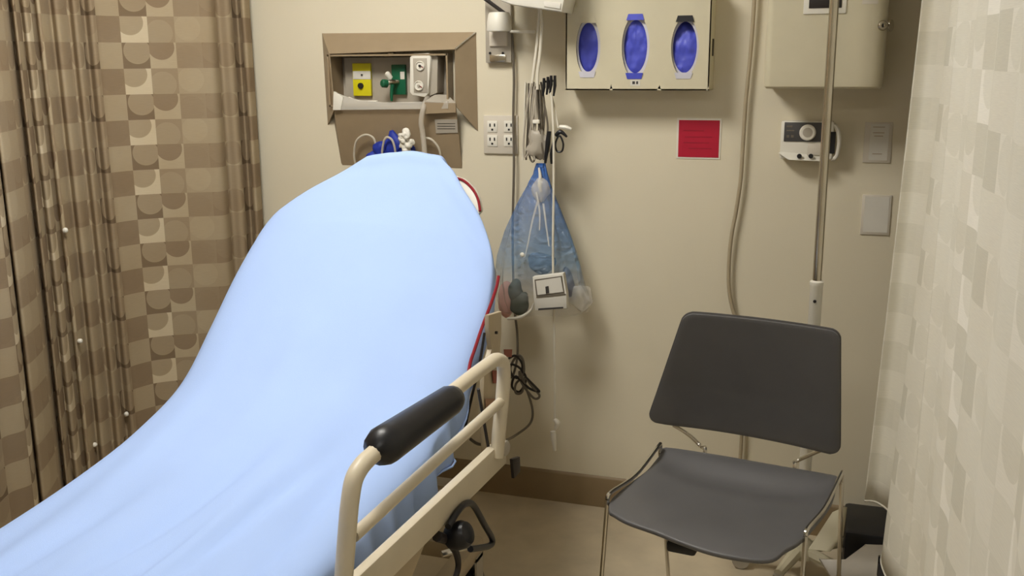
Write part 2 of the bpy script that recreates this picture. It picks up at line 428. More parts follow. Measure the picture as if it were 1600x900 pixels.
# undercarriage
mb = MB()
for x in (-1.50, -.90): mb.box((x, -1.50, .20), (.05, 1.5, .05), None, .01)
for y in (-.80, -2.2): mb.box((-1.2, y, .20), (.60, .05, .05), None, .01)
mb.build('base_frame', M_frame, bed)
for y in (-1.0, -2.0):
    MB().lathe([(.06, .2), (.06, .38), (.045, .38), (.045, .525)], (-1.2, y, 0), (0, 0, 1), 20).build('lift_column', M_alu, bed)
for x in (-1.50, -.90):
    for y in (-.80, -2.2):
        c = MB().lathe([(.03, -.016), (.07, -.016), (.075, -.008), (.075, .008), (.07, .016), (.03, .016)], (x, y, .075), (1, 0, 0), 24).build('caster_wheel', M_black, bed)
        MB().box((x-.026, y, .13), (.006, .05, .12)).box((x+.026, y, .13), (.006, .05, .12)).box((x, y, .185), (.058, .05, .012)).build('caster_fork', M_alu, c, False)

# ---- mattress: raised back section with a tapered head and flat section, red piping
SR = [  # Y, left X, left z, right X, right z  (edges of the draped top)
    (-.450, -1.346, 1.239, -1.100, 1.241), (-.465, -1.415, 1.196, -1.062, 1.215), (-.50, -1.517, 1.140, -1.020, 1.172), (-.55, -1.598, 1.078, -.950, 1.100), (-.62, -1.628, 1.006, -.893, 1.008),
    (-.72, -1.645, .912, -.866, .905), (-.85, -1.640, .808, -.866, .790), (-1.03, -1.620, .700, -.868, .680), (-1.20, -1.622, .640, -.868, .630),
    (-1.40, -1.635, .588, -.866, .606), (-1.60, -1.655, .556, -.864, .592), (-1.85, -1.66, .535, -.862, .582), (-2.15, -1.66, .525, -.86, .575), (-2.50, -1.66, .52, -.86, .57)]
mt_ = MB()
rows = []
for (y, xl, zl, xr, zr) in SR:
    a = Vector((xl+.03, y+.03, zl-.025)); b = Vector((xr-.012, y+.03, zr-.025))
    nrm = bnorm if y > -1.0 else (Vector((0, -.25, .97)) if y > -1.15 else Vector((0, 0, 1)))
    t = .075 if y > -1.1 else .055
    a2 = a-nrm*t; b2 = b-nrm*t
    rows.append([a, a.lerp(b, .33), a.lerp(b, .67), b, b2, a2.lerp(b2, .67), a2.lerp(b2, .33), a2, a])
mt_.grid(rows)
mat_o = mt_.build('mattress', M_mattress, None, True, 50)
tag(mat_o, 'grey vinyl stretcher mattress with red piping, showing at the sheet edge', 'mattress')
pp = [at(*q) for q in ((779, 432, -.66), (776, 448, -.69), (767, 475, -.74), (753, 512, -.80), (742, 545, -.86), (735, 566, -.89), (731, 590, -.94))]
mb = MB(); mb.tube(pp, .0045, 8, True, 4)
lab(mb.build('piping', M_red, mat_o), 'red piping along the mattress edge')
# a bit of red trim at the upper right corner, outside the sheet
cr = [atY_ for atY_ in (at(700, 277, -.42), at(722, 281, -.44), at(738, 295, -.46), at(747, 312, -.48), at(750, 330, -.50))]
lab(MB().tube(cr, .004, 8).build('piping', M_red, mat_o), 'red piping along the mattress edge')

MB().prism([at(690, 262, -.42), at(705, 276, -.42), at(722, 281, -.44), at(738, 295, -.46), at(747, 312, -.48), at(750, 332, -.50), at(738, 345, -.49), at(700, 300, -.44)], (0, .03, 0), .003).build('corner', M_white, mat_o)
# ---- sheet
def cr_interp(tab, y):
    for i in range(len(tab)-1):
        a, b = tab[i], tab[i+1]
        if a[0] >= y >= b[0]:
            p = tab[max(i-1, 0)]; q = tab[min(i+2, len(tab)-1)]
            t = (a[0]-y)/(a[0]-b[0]); out = []
            for k in range(1, len(a)):
                d1 = (b[k]-p[k])/max(1e-6, abs(p[0]-b[0]))*(a[0]-b[0]) if p is not a else (b[k]-a[k])
                d2 = (q[k]-a[k])/max(1e-6, abs(a[0]-q[0]))*(a[0]-b[0]) if q is not b else (b[k]-a[k])
                out.append((2*t**3-3*t*t+1)*a[k]+(t**3-2*t*t+t)*d1+(-2*t**3+3*t*t)*b[k]+(t**3-t*t)*d2)
            return out
    return list(tab[-1][1:])
ys = []
y = -.45
while y > -2.5:
    ys.append(y); y -= .006 if y > -.62 else .016
ys.append(-2.5)
HEM = [(-.45, .05), (-.6, .06), (-.8, .06), (-.95, .08), (-1.05, .11), (-1.2, .12), (-1.35, .115), (-1.6, .09), (-2.0, .09), (-2.5, .1)]
rows = []
def sheet_row(y, xl, zl, xr, zr, back=0.0):
    row = []
    hem = cr_interp(HEM, y)[0]; hl = .10 + .22*min(1, max(0, (-y-.55)/.5))
    nx = 44; wdt = xr-xl
    crown = .012+.028*min(1, max(0, (-y-.46)/.15))
    for i in range(9):                                   # left drop, bottom to top
        t = i/9; d = (1-t)
        row.append(Vector((xl-.006-.012*sin(d*pi*.5)+.012*d*sin(y*23), y+back, zl-hl*d-.004)))
    for i in range(nx+1):
        t = i/nx; s_ = (abs(2*t-1))
        c = crown*(1-s_**3.0)
        # shoulders rolled over
        roll = .02*max(0, (s_-.9)/.1)**2
        P = Vector((xl+wdt*t, y+back, zl*(1-t)+zr*t + c - roll*.4))
        f = min(1, max(0, (-y-.7)/.7))                    # lengthwise soft folds, stronger to the foot
        u = (P.x-xl)/wdt
        P.z += f*(.009*sin(u*25+2.2*y+2*noise.noise(Vector((u*2, y*1.2, 1)))) + .016*noise.noise(Vector((u*9+y*1.2, y*1.1, 4.0))))
        P.z += .008*noise.noise(Vector((u*3, y*4, 9.0)))
        for (cu, sl, wd, dp, ys_) in ((.74, .10, .022, .014, -1.15), (.86, -.06, .018, .012, -1.05), (.55, .16, .03, .014, -1.3), (.33, .12, .035, .012, -1.4), (.64, .05, .02, .010, -1.25)):
            P.z -= dp*min(1, max(0, (ys_-y)/.35))*(math.exp(-((u-cu-sl*(y+1.4))/wd)**2) - .7*math.exp(-((u-cu-sl*(y+1.4)-1.7*wd)/wd)**2))
        g = math.exp(-((u-.93)/.06)**2)*math.exp(-((y+.60)/.09)**2)
        P.z += .010*g*sin((u*30+y*40))
        row.append(P)
    for i in range(1, 12):                               # right drop with small folds
        t = i/11
        fold = .020*sin(y*58+3*noise.noise(Vector((y*6, 0, 2))))*t*min(1, max(0, (-y-.85)/.2))
        row.append(Vector((xr+.012*sin(t*pi*.6)-.004*t*t+fold, y+back, zr-.008-hem*t+.008*t*sin(y*40)*min(1, max(0, (-y-.8)/.2)))))
    return row
# over the top of the head end and a little down behind it
y0, *v0 = SR[0]
for k_, (dy, dz, sh) in enumerate(((.075, -.20, .02), (.072, -.10, .01), (.062, -.045, .004), (.045, -.014, .0), (.022, .0015, .0))):
    rows.append([p+Vector((0, 0, 0)) for p in sheet_row(-.45, v0[0]+sh, v0[1]+dz, v0[2]-sh, v0[3]+dz, dy)])
for y in ys:
    rows.append(sheet_row(y, *cr_interp(SR, y)))
last = rows[-1]
for k_ in range(1, 8):
    rows.append([p+Vector((0, -.03*sin(k_/7*pi*.5), -.05*k_*.8)) for p in last])
sheet = MB().grid(rows).build('bed_sheet', M_sheet, None, True, 180)
solid(sheet, .003)
ss = sheet.modifiers.new('soft', 'SMOOTH'); ss.iterations = 3; ss.factor = .5
tag(sheet, 'pale blue sheet draped over the raised hospital bed', 'sheet')

MB().tube([r[-1]+Vector((.002, 0, 0)) for r in rows[5:-7]], .003, 6, False).build('hem', M_sheet, sheet)
# ------------------------------------------------------------------ gas panel in the wall niche
gp = thing('gas_panel', at(620, 262, 0), 'taupe framed recessed wall panel with medical gas outlets above the bed', 'wall panel')
PR = -.05                                                  # proud inner rim
O = lambda x, y: at(x, y, -.001)
outer = [O(503, 52), O(744, 50), O(747, 205), O(512, 195)]
inner = [at(514, 84, PR), at(711, 77, PR), at(712, 166, PR), at(522, 172, PR)]
def quad_slab(a, b, c, d, t, name, m_, parent):
    n = (Vector(b)-Vector(a)).cross(Vector(d)-Vector(a)).normalized()
    if n.y > 0: n = -n
    return MB().prism([a, b, c, d], -n*t, .0008).build(name, m_, parent, False)
quad_slab(outer[0], outer[1], inner[1], inner[0], .004, 'bezel_top', M_taupe, gp)
quad_slab(outer[1], outer[2], inner[2], inner[1], .004, 'bezel_side', M_taupe, gp)
quad_slab(outer[3], outer[0], inner[0], inner[3], .004, 'bezel_side', M_taupe, gp)
ap = [inner[3], inner[2], O(722, 263), O(535, 258)]
apron = quad_slab(*ap, .004, 'apron', M_taupe, gp)
quad_slab(O(523, 195.5), inner[3], O(535, 258), O(533, 255), .003, 'apron_return', M_taupe, gp)
mt_line = [outer[1].lerp(inner[1], t)+Vector((0, -.003, 0)) for t in (0.02, .5, .98)]
lab(MB().tube(mt_line, .0025, 6).build('mitre_highlight', M_chrome, gp), 'bright highlight along the mitre, modelled as a strip')  # chrome strip put in for the highlight along the mitre
# the box of the niche
D = .055
mb = MB()
mb.box(((NX0+NX1)/2, D+.004, (NZ0+NZ1)/2), (NX1-NX0+.01, .008, NZ1-NZ0+.01))
gb = mb.build('back_plate', M_alu, gp, False)
for (c, s_) in (((NX0+.004, D/2-.02, (NZ0+NZ1)/2), (.006, D+.05, NZ1-NZ0)), ((NX1-.004, D/2-.02, (NZ0+NZ1)/2), (.006, D+.05, NZ1-NZ0)), (((NX0+NX1)/2, D/2-.02, NZ1-.004), (NX1-NX0, D+.05, .006)), (((NX0+NX1)/2, D/2-.02, NZ0+.004), (NX1-NX0, D+.05, .006))):
    MB().box(c, s_).build('niche_side', M_taupe, gp, False)
# inset outlet plate
G = lambda x, y, Y=.03: at(x, y, Y)
MB().prism([G(537, 90), G(712, 88), G(714, 160), G(542, 163)], (0, .02, 0), .002).build('outlet_plate', M_alu, gp)
MB().box(at(612, 84, -.02), (.02, .02, .012), None, .002).build('door_catch', M_steel, gp)
def plate(x0, y0, x1, y1, Y, t, name, m_, parent, bev=.001):
    a, b = at(x0, y0, Y), at(x1, y1, Y)
    return MB().box(((a.x+b.x)/2, Y+t/2, (a.z+b.z)/2), (abs(b.x-a.x), t, abs(a.z-b.z)), None, bev).build(name, m_, parent)
vo = plate(550, 99, 580, 150, .016, .012, 'air_outlet', M_yellow, gp, .002)
plate(551, 111, 579, 124, .014, .004, 'outlet_label', M_paper, vo)
MB().lathe([(.010, 0), (.010, .006), (.005, .006)], at(564, 134, .016), (0, -1, 0), 16).build('socket', M_slot, vo)
MB().lathe([(.003, 0), (.003, .006)], at(566, 117, .016), (0, -1, 0), 10).build('socket_pin', M_slot, vo)
go = plate(611, 101, 634, 148, .014, .014, 'oxygen_outlet', M_green, gp, .002)
plate(625, 112, 632, 124, .012, .004, 'outlet_label', M_paper, go)
# flowmeter plugged into the green outlet
fm = thing('oxygen_flowmeter', at(612, 130, -.0), 'green oxygen flowmeter knob plugged into the green outlet', 'flowmeter')
MB().tube([at(622, 128, .014), at(612, 128, -.01), at(604, 130, -.02)], .008, 10).build('connector', M_steel, fm)
MB().lathe([(.008, 0), (.014, .004), (.014, .02), (.010, .024)], at(606, 131, -.018), (-.6, -.8, .1), 18).build('knob', M_green, fm)
MB().lathe([(.009, 0), (.009, .02), (.006, .024)], at(610, 122, -.012), (-.3, -.6, .8), 16).build('cap', M_white, fm)
MB().tube([at(613, 132, -.012), at(612, 146, -.012), at(612, 158, -.012)], [.007, .006, .004], 10).build('nozzle', M_green, fm)
# vacuum regulator
vr = thing('suction_regulator', at(662, 154, 0), 'white suction regulator with two round gauges in the wall panel', 'regulator')
a, b, c_, d = at(641, 88, -.045), at(672, 84, -.045), at(669, 152, -.045), at(640, 148, -.045)
body = MB().prism([at(640, 90, -.045), at(645, 84, -.045), at(670, 83, -.045), at(673, 88, -.045), at(669, 146, -.045), at(664, 152, -.045), at(644, 149, -.045), at(640, 144, -.045)], (0, .075, 0), .004, 2)
body.build('body', M_white, vr)
MB().prism([at(674, 84, -.03), at(684, 88, -.03), at(683, 145, -.03), at(670, 151, -.03)], (0, .06, 0), .003).build('side_cover', M_alu, vr)
plate(645, 91, 668, 145, -.047, .003, 'face_plate', M_alu, vr)
for (x, y, r) in ((657, 103, .016), (655, 134, .0165)):
    g = MB().lathe([(r, 0), (r, .005), (r*.85, .007), (r*.85, .004)], at(x, y, -.046), (0, -1, 0), 24).build('gauge', M_white, vr)
    MB().lathe([(r*.25, 0), (r*.25, .009)], at(x, y, -.046), (0, -1, 0), 12).build('gauge_hub', M_dark if y < 120 else M_alu, g)
    MB().box(at(x+3, y+2, -.0515), (.010, .001, .0025), ry(.6)).build('gauge_needle', M_red, g, False)
# clear tray along the sill with wedge end
tr = thing('sill_tray', at(600, 172, -.05), 'clear plastic tray strip along the lower sill of the wall panel', 'tray')
MB().prism([at(520, 172, -.062), at(700, 170, -.062), at(700, 158, -.060), at(600, 160, -.06), at(560, 157, -.06), at(538, 150, -.06), at(521, 143, -.06)], (0, .004, 0), .001).build('tray_front', M_clear, tr)
MB().prism([at(520, 172, -.064), at(532, 172, -.064), at(536, 152, -.064), at(521, 143, -.064)], (0, .014, 0), .001).build('tray_end', M_white, tr)
MB().tube([at(545, 152, -.055), at(562, 158, -.055), at(590, 158, -.055)], .0025, 6).build('tray_rim', M_white, tr)
# wedge shelf on the right and label on the apron
sh = thing('side_shelf', at(690, 160, -.05), 'small grey folded metal shelf in the right corner of the wall panel', 'shelf')
MB().prism([at(664, 158, -.07), at(711, 160, -.055), at(700, 148, -.02), at(680, 147, -.02)], (0, 0, -.004), .0005).build('shelf_top', M_alu, sh, False)
MB().prism([at(663, 160, -.07), at(712, 161, -.055), at(712, 176, -.055), at(663, 178, -.07)], (0, .004, 0), .0005).build('shelf_front', M_taupe, sh, False)
def apron_pt(x, y, off=.003):
    n = (ap[1]-ap[0]).cross(ap[3]-ap[0]).normalized()
    if n.y > 0: n = -n
    return toplane(x, y, ap[0], n)+n*off
lb = MB().prism([apron_pt(680, 186), apron_pt(715, 186), apron_pt(716, 207), apron_pt(682, 208)], (0, -.0015, 0)).build('label_plate', M_alu, apron, False)
for y in (192, 196, 200): MB().prism([apron_pt(684, y, .0045), apron_pt(712, y, .0045), apron_pt(712, y+1, .0045), apron_pt(684, y+1, .0045)], (0, -.0004, 0)).build('print_line', M_ink, lb, False)

# tubing and the blue mask bag hanging on the apron
A = lambda x, y, o=.03: apron_pt(x, y, o)
for pts, lb_ in (([(560, 252), (558, 236), (562, 216), (575, 207), (588, 212), (592, 228), (590, 250)], 'leftmost loop of clear tubing hanging under the wall panel'),
                ([(606, 250), (608, 222), (613, 207), (622, 210), (627, 225), (630, 252)], 'middle loop of clear tubing crossing the blue bundle'),
                ([(664, 212), (676, 213), (686, 222), (692, 236), (691, 258)], 'right hand loop of clear tubing under the wall panel')):
    o = MB().tube([A(x, y, .055 if 'middle' in lb_ else .025) for x, y in pts], .0038, 8).build('tubing', M_tubing, None)
    tag(o, lb_, 'tubing')
bb = MB()
for (x, y, sx, sz) in ((603, 232, .035, .035), (620, 225, .04, .045), (638, 234, .04, .028), (592, 240, .03, .022), (612, 246, .06, .03)):
    bb.ball(A(x, y, .03), (sx, .022, sz), sub=3, wob=.5, ws=38)
tag(bb.build('blue_bundle', M_blue, None), 'dark blue crumpled bundle hanging behind the head of the bed', 'bundle')
wp = MB()
for (x, y, s_) in ((643, 203, .014), (640, 215, .018), (650, 216, .014), (643, 226, .013), (636, 204, .009)):
    wp.ball(A(x, y, .05), (s_, .012, s_*1.2), sub=3, wob=.8, ws=70)
tag(wp.build('plastic_wrap', M_white, None, False), 'crumpled white plastic wrapper beside the blue bundle', 'wrapper')
# clear suction hose from the regulator down behind the bed
o = MB().tube([at(668, 152, -.03), at(662, 168, -.07), at(658, 190, -.075), at(661, 212, -.07), at(664, 245, -.07)], .009, 10).build('suction_hose', M_hosec, None)
tag(o, 'wide clear suction hose dropping from the suction regulator', 'hose')

# ------------------------------------------------------------------ outlet plate on the wall
op = thing('outlet_plate', at(782, 241, 0), 'cream wall plate with four power sockets right of the wall panel', 'outlet')
plate(755, 180, 809, 241, -.008, .008, 'cover_plate', M_plate, op, .002)
for cx in (769, 795):
    for cy in (198, 220):
        s_ = plate(cx-8, cy-9, cx+8, cy+9, -.0105, .004, 'socket', M_white, op, .0015)
        for dx in (-3.5, 3.5): plate(cx+dx-1, cy-5, cx+dx+1, cy, -.0115, .0015, 'slot', M_slot, s_, 0)
        plate(cx-1.5, cy+3, cx+1.5, cy+6, -.0115, .0015, 'slot', M_slot, s_, 0)

# ------------------------------------------------------------------ glove dispenser and its boxes
YG = -.105
gd = thing('glove_dispenser', at(1000, 140, 0), 'putty coloured wall holder with three oval openings for glove boxes', 'dispenser')
gx0, gx1 = at(884, 70, YG).x, at(1110, 70, YG).x
gz0, gz1 = at(1000, 141, YG).z, at(1000, -22, YG).z
cuts = [(919, 74, 19, 46), (993, 73, 21.5, 49), (1070, 74, 21.5, 46)]
bounds = [gx0, at(956, 70, YG).x, at(1032, 70, YG).x, gx1]
mb = MB()
T = .004
for k_, (cx, cy, a_, b_) in enumerate(cuts):
    c = at(cx, cy, YG); A_ = (at(cx+a_, cy, YG).x-at(cx-a_, cy, YG).x)/2; B_ = (at(cx, cy-b_, YG).z-at(cx, cy+b_, YG).z)/2
    x0, x1 = bounds[k_], bounds[k_+1]; n = 64
    rings = [[], [], []]
    for q in range(n):
        t = 2*pi*q/n; ct, st = cos(t), sin(t)
        e = Vector((c.x+A_*ct, YG, c.z+B_*st))
        k1 = 1e9
        if ct > 1e-6: k1 = min(k1, (x1-c.x)/ct)
        if ct < -1e-6: k1 = min(k1, (x0-c.x)/ct)
        if st > 1e-6: k1 = min(k1, (gz1-c.z)/st)
        if st < -1e-6: k1 = min(k1, (gz0-c.z)/st)
        rings[0].append(mb.bm.verts.new((c.x+ct*k1, YG, c.z+st*k1)))
        rings[1].append(mb.bm.verts.new(e)); rings[2].append(mb.bm.verts.new(e+Vector((0, .006, 0))))
    for i in range(2):
        for q in range(n): mb.bm.faces.new((rings[i][q], rings[i][(q+1) % n], rings[i+1][(q+1) % n], rings[i+1][q]))
mb.build('front_panel', M_putty, gd, True, 30)
for (c, s_) in (((gx0+.002, YG/2, (gz0+gz1)/2), (.004, -YG, gz1-gz0)), ((gx1-.002, YG/2, (gz0+gz1)/2), (.004, -YG, gz1-gz0)), (((gx0+gx1)/2, YG/2, gz0+.002), (gx1-gx0, -YG, .004)), (((gx0+gx1)/2, YG/2, gz1-.002), (gx1-gx0, -YG, .004)), (((gx0+gx1)/2, -.002, (gz0+gz1)/2), (gx1-gx0, .004, gz1-gz0))):
    MB().box(c, s_).build('side_panel', M_putty, gd, False)
p = at(1117, 74, -.05); MB().box((gx1+.001, p.y, p.z), (.003, .022, .05), None, .001).build('side_slot', M_dark, gd)
plate(985, 125, 1000, 134, YG-.001, .001, 'size_sticker', M_paper, gd, 0)
plate(988, 127, 992, 131.5, YG-.0015, .001, 'size_mark', M_ink, gd, 0); plate(994, 127, 997, 131.5, YG-.0015, .001, 'size_mark', M_ink, gd, 0)
for k_, (cx, cy, a_, b_) in enumerate(cuts):
    which = ('leftmost', 'middle', 'right hand')[k_]
    x0, x1 = bounds[k_]+.006, bounds[k_+1]-.006
    gb_ = thing('glove_box', ((x0+x1)/2, YG/2, gz0+.005), 'box of blue gloves showing through the %s oval opening of the wall holder' % which, 'glove box', 'glove boxes in the wall holder')
    yb = YG+.010
    c = at(cx, cy, yb)
    A_ = .0355 if k_ else .031; B_ = (.073, .078, .074)[k_]
    # carton front with its own smaller oval
    mb = MB(); n = 48; rings = [[], [], []]
    zb, zt = gz0+.006, gz1-.006
    for q in range(n):
        t = 2*pi*q/n; ct, st = cos(t), sin(t)
        k1 = 1e9
        if ct > 1e-6: k1 = min(k1, (x1-c.x)/ct)
        if ct < -1e-6: k1 = min(k1, (x0-c.x)/ct)
        if st > 1e-6: k1 = min(k1, (zt-c.z)/st)
        if st < -1e-6: k1 = min(k1, (zb-c.z)/st)
        rings[0].append(mb.bm.verts.new((c.x+ct*k1, yb, c.z+st*k1)))
        e = Vector((c.x+A_*1.0*ct, yb, c.z+B_*1.0*st)); rings[1].append(mb.bm.verts.new(e)); rings[2].append(mb.bm.verts.new(e+Vector((0, .004, 0))))
    for i in range(2):
        for q in range(n): mb.bm.faces.new((rings[i][q], rings[i][(q+1) % n], rings[i+1][(q+1) % n], rings[i+1][q]))
    mb.build('carton_front', M_carton, gb_, True, 30)
    MB().box(((x0+x1)/2, (yb+.004-.006)/2+.002, zb+.001), (x1-x0, abs(yb)-.012, .002)).build('carton_bottom', M_carton, gb_, False)
    # gloves: rumpled cushion behind the oval
    gl = MB(); rows_ = []
    for i in range(25):
        row = []
        for j in range(17):
            u, v = i/24*2-1, j/16*2-1
            h = .012*(1-.5*u*u-.5*v*v) + .006*noise.noise(Vector((u*2.2+k_*5, v*1.6, k_*3.0))) + .004*noise.noise(Vector((u*6, v*5+k_, 2.0)))
            if k_ == 2: h -= .022*max(0, -u)**1.0*0 + .03*max(0, u)**1.3
            if k_ == 0: h -= .006
            row.append((c.x+v*A_*1.15, yb+.010-h+.004, c.z+u*B_*1.12))
        rows_.append(row)
    gl.grid(rows_).build('gloves', M_gloves, gb_, True, 180)
    # torn lips at the slot ends
    for sgn in (1, -1):
        zz = c.z+sgn*(B_+.004)
        w_ = .027
        lip = MB().prism([(c.x-w_, yb-.013, zz-sgn*.005), (c.x+w_, yb-.013, zz-sgn*.005), (c.x+w_*.8, yb-.0115, zz+sgn*.013), (c.x-w_*.8, yb-.0115, zz+sgn*.013)], (0, .001, 0))
        mm = M_black if (k_ == 2 and sgn > 0) else (M_gloves if (k_ == 1) else (M_carton if sgn < 0 else M_putty))
        lip.build('carton_lip', mm, gb_, False)

# ------------------------------------------------------------------ red sign, notices
rs = thing('red_sign', at(1091, 247, 0), 'small square red sign with a pale border on the wall under the glove holder', 'sign')
plate(1058, 184.5, 1125, 249, -.002, .002, 'backing', M_white, rs, 0)
rp = plate(1061, 187.5, 1122.5, 246.5, -.003, .0015, 'red_print', M_redsign, rs, 0)
for (y, x0, x1) in ((203, 1068, 1100), (213, 1070, 1113), (222, 1068, 1108), (231, 1076, 1112)):
    plate(x0, y, x1, y+2.2, -.0035, .001, 'print_line', M_redink, rp, 0)
n1 = thing('wall_notice', at(1370, 255, 0), 'upper grey notice plate with faint printed lines, left of the right curtain', 'notice', None)
plate(1352, 191, 1391, 255, -.004, .004, 'plate', M_plate, n1)
plate(1361, 194, 1386, 251, -.0048, .001, 'paper_insert', M_paper, n1, 0)
for (y, x0, x1) in ((198, 1364, 1383), (207, 1364, 1382), (212, 1366, 1380), (240, 1363, 1378)): plate(x0, y, x1, y+1.2, -.0055, .001, 'print_line', M_taupe, n1, 0)
n2 = thing('wall_notice', at(1368, 368, 0), 'lower plain grey notice plate, under the printed one by the right curtain', 'notice', None)
plate(1348, 304, 1389, 368, -.004, .004, 'plate', M_plate, n2)
plate(1352, 307, 1386, 364, -.0048, .001, 'paper_insert', M_paper, n2, 0)

# ------------------------------------------------------------------ towel dispenser
YD = -.20
td = thing('towel_dispenser', at(1290, 140, 0), 'large putty coloured wall dispenser box behind the steel pole', 'dispenser')
dx0, dx1 = at(1196, 70, YD).x, at(1385, 70, YD).x
dz0, dz1 = at(1290, 139, YD).z, at(1290, -150, YD).z
bx = MB(); n = 12
prof = []
rr = .035
W2 = (dx1-dx0)/2; cxm = (dx0+dx1)/2
def sect(z, ins, ytop):
    pts = []
    for i in range(n+1):
        a_ = pi - i/n*pi/2
        pts.append(Vector((dx0+ins+.02*(1+cos(a_)), ytop+.02*(1-sin(a_)), z)))
    for i in range(n+1):
        a_ = pi/2 - i/n*pi/2
        pts.append(Vector((dx1-ins-rr+rr*cos(a_), ytop+rr*(1-sin(a_)), z)))
    return [Vector((dx0+ins, 0, z))]+pts+[Vector((dx1-ins, 0, z))]
rows_ = [sect(dz0, .006, YD+.012), sect(dz0+.006, .001, YD+.003), sect(dz0+.02, 0, YD), sect(dz1-.02, 0, YD), sect(dz1, .01, YD+.015)]
bx.grid(rows_)
bx.bm.faces.new([v for v in list(bx.bm.verts)[:len(rows_[0])]])
bx.bm.faces.new([v for v in list(bx.bm.verts)[-len(rows_[0]):]])
bx.build('cover', M_putty, td, True, 35)
wf = plate(1257, -16, 1322, 21, YD-.004, .006, 'window_frame', M_white, td, .002)
plate(1265, -10, 1315, 12, YD-.006, .004, 'window', M_dark, wf, .001)
plate(1348, -6, 1372, 6, YD-.001, .002, 'moulded_crease', M_plate, td, 0)
kc = at(1383, 40, YD+.02)
lk = MB().lathe([(.014, 0), (.014, .010), (.011, .014), (.005, .014), (.005, .010)], kc+Vector((-.010, -.006, 0)), (.35, -.94, 0), 22).build('lock', M_steel, td)
MB().box(kc+Vector((-.006, -.021, 0)), (.003, .003, .010), rz(.3)).build('keyhole', M_slot, lk, False)
MB().lathe([(.016, 0), (.016, .003), (.013, .003)], kc+Vector((.014, .012, 0)), (.9, -.43, 0), 22).build('lock_reflection', M_steel, td)  # steel ring modelled in place of the lock's reflection

# ------------------------------------------------------------------ dial instrument on the wall
dv = thing('dial_instrument', at(1262, 250, 0), 'small white wall instrument with dark face and round dial, under the large dispenser', 'instrument')
plate(1221, 189, 1300, 250, -.045, .045, 'housing', M_white, dv, .006)
fc = plate(1226, 191, 1290, 222, -.048, .004, 'face', M_greyd, dv, .001)
MB().lathe([(.0235, 0), (.0235, .008), (.020, .012), (.006, .012)], at(1262, 207, -.048), (0, -1, 0), 28).build('dial', M_white, fc)
MB().lathe([(.014, 0), (.014, .002)], at(1262, 207, -.0595), (0, -1, 0), 24).build('dial_centre', M_alu, fc)
for (x0, y0, x1, y1) in ((1229, 196, 1238, 199), (1229, 203, 1241, 205), (1229, 211, 1233, 215), (1236, 211, 1240, 215)): plate(x0, y0, x1, y1, -.0488, .001, 'print_mark', M_cordg, fc, 0)
MB().prism([at(1216, 239, -.06), at(1222, 237, -.045), at(1284, 243, -.045), at(1284, 252, -.06), at(1232, 250, -.062)], (0, .04, -.004), .002).build('tray', M_white, dv)
plate(1262, 224, 1284, 243, -.052, .01, 'latch', M_plate, dv, .002)
for x in (1249, 1267): MB().lathe([(.007, 0), (.007, .004)], at(x, 244, -.06), (0, -1, .1), 16).build('port', M_slot, dv)
lp_ = [at(1298, 199, -.03), at(1305, 197, -.04), at(1310, 206, -.045), at(1311, 225, -.045), at(1307, 244, -.04), at(1299, 249, -.03)]
MB().tube(lp_, .006, 8).build('handle', M_white, dv)
plate(1298, 206, 1304, 240, -.046, .004, 'handle_slot', M_slot, dv, 0)

# ------------------------------------------------------------------ pole and stand
YP = -.30
pt = at(1303, 0, YP); pm = at(1277, 440, YP); px_, py_ = (pt.x+pm.x)/2, YP
iv = thing('pole_stand', (px_, py_, 0), 'steel pole with white lower sleeve standing behind the grey chair', 'pole')
MB().tube([(px_, py_, pm.z-.05), (px_, py_, 2.1)], .0125, 14, False).build('pole', M_steel, iv)
sl = MB().lathe([(.016, .10), (.0175, .105), (.0175, pm.z-.012), (.019, pm.z-.01), (.019, pm.z), (.013, pm.z+.004)], (px_, py_, 0), (0, 0, 1), 20).build('sleeve', M_white, iv)
q_ = at(1272, 471, YP-.018); MB().lathe([(.0045, 0), (.0045, .003)], Vector((px_-.002, py_-.0165, q_.z)), (0, -1, 0), 12).build('height_hole', M_slot, sl)
hub = MB().lathe([(.05, .075), (.05, .09), (.03, .12), (.018, .125)], (px_, py_, 0), (0, 0, 1), 20).build('hub', M_putty, iv)
for k_ in range(5):
    a_ = radians(36+72*k_); d = Vector((cos(a_), sin(a_), 0)); e = Vector((px_, py_, .085))+d*.17
    MB().tube([Vector((px_, py_, .09))+d*.03, Vector((px_, py_, .088))+d*.10, e], [.020, .017, .013], 8).build('leg', M_putty, iv)
    MB().lathe([(.012, -.010), (.026, -.010), (.028, 0), (.026, .010), (.012, .010)], Vector((e.x, e.y, .028)), d.cross(Vector((0, 0, 1))), 16).build('caster_wheel', M_alu, iv)
    MB().box((e.x, e.y, .068), (.024, .024, .03), rz(a_)).build('caster_fork', M_alu, iv, False)
MB().tube([(px_-.10, py_, 2.06), (px_-.11, py_, 2.09), (px_-.07, py_, 2.10), (px_+.07, py_, 2.10), (px_+.11, py_, 2.09), (px_+.10, py_, 2.06)], .004, 8).build('hook_bar', M_steel, iv)

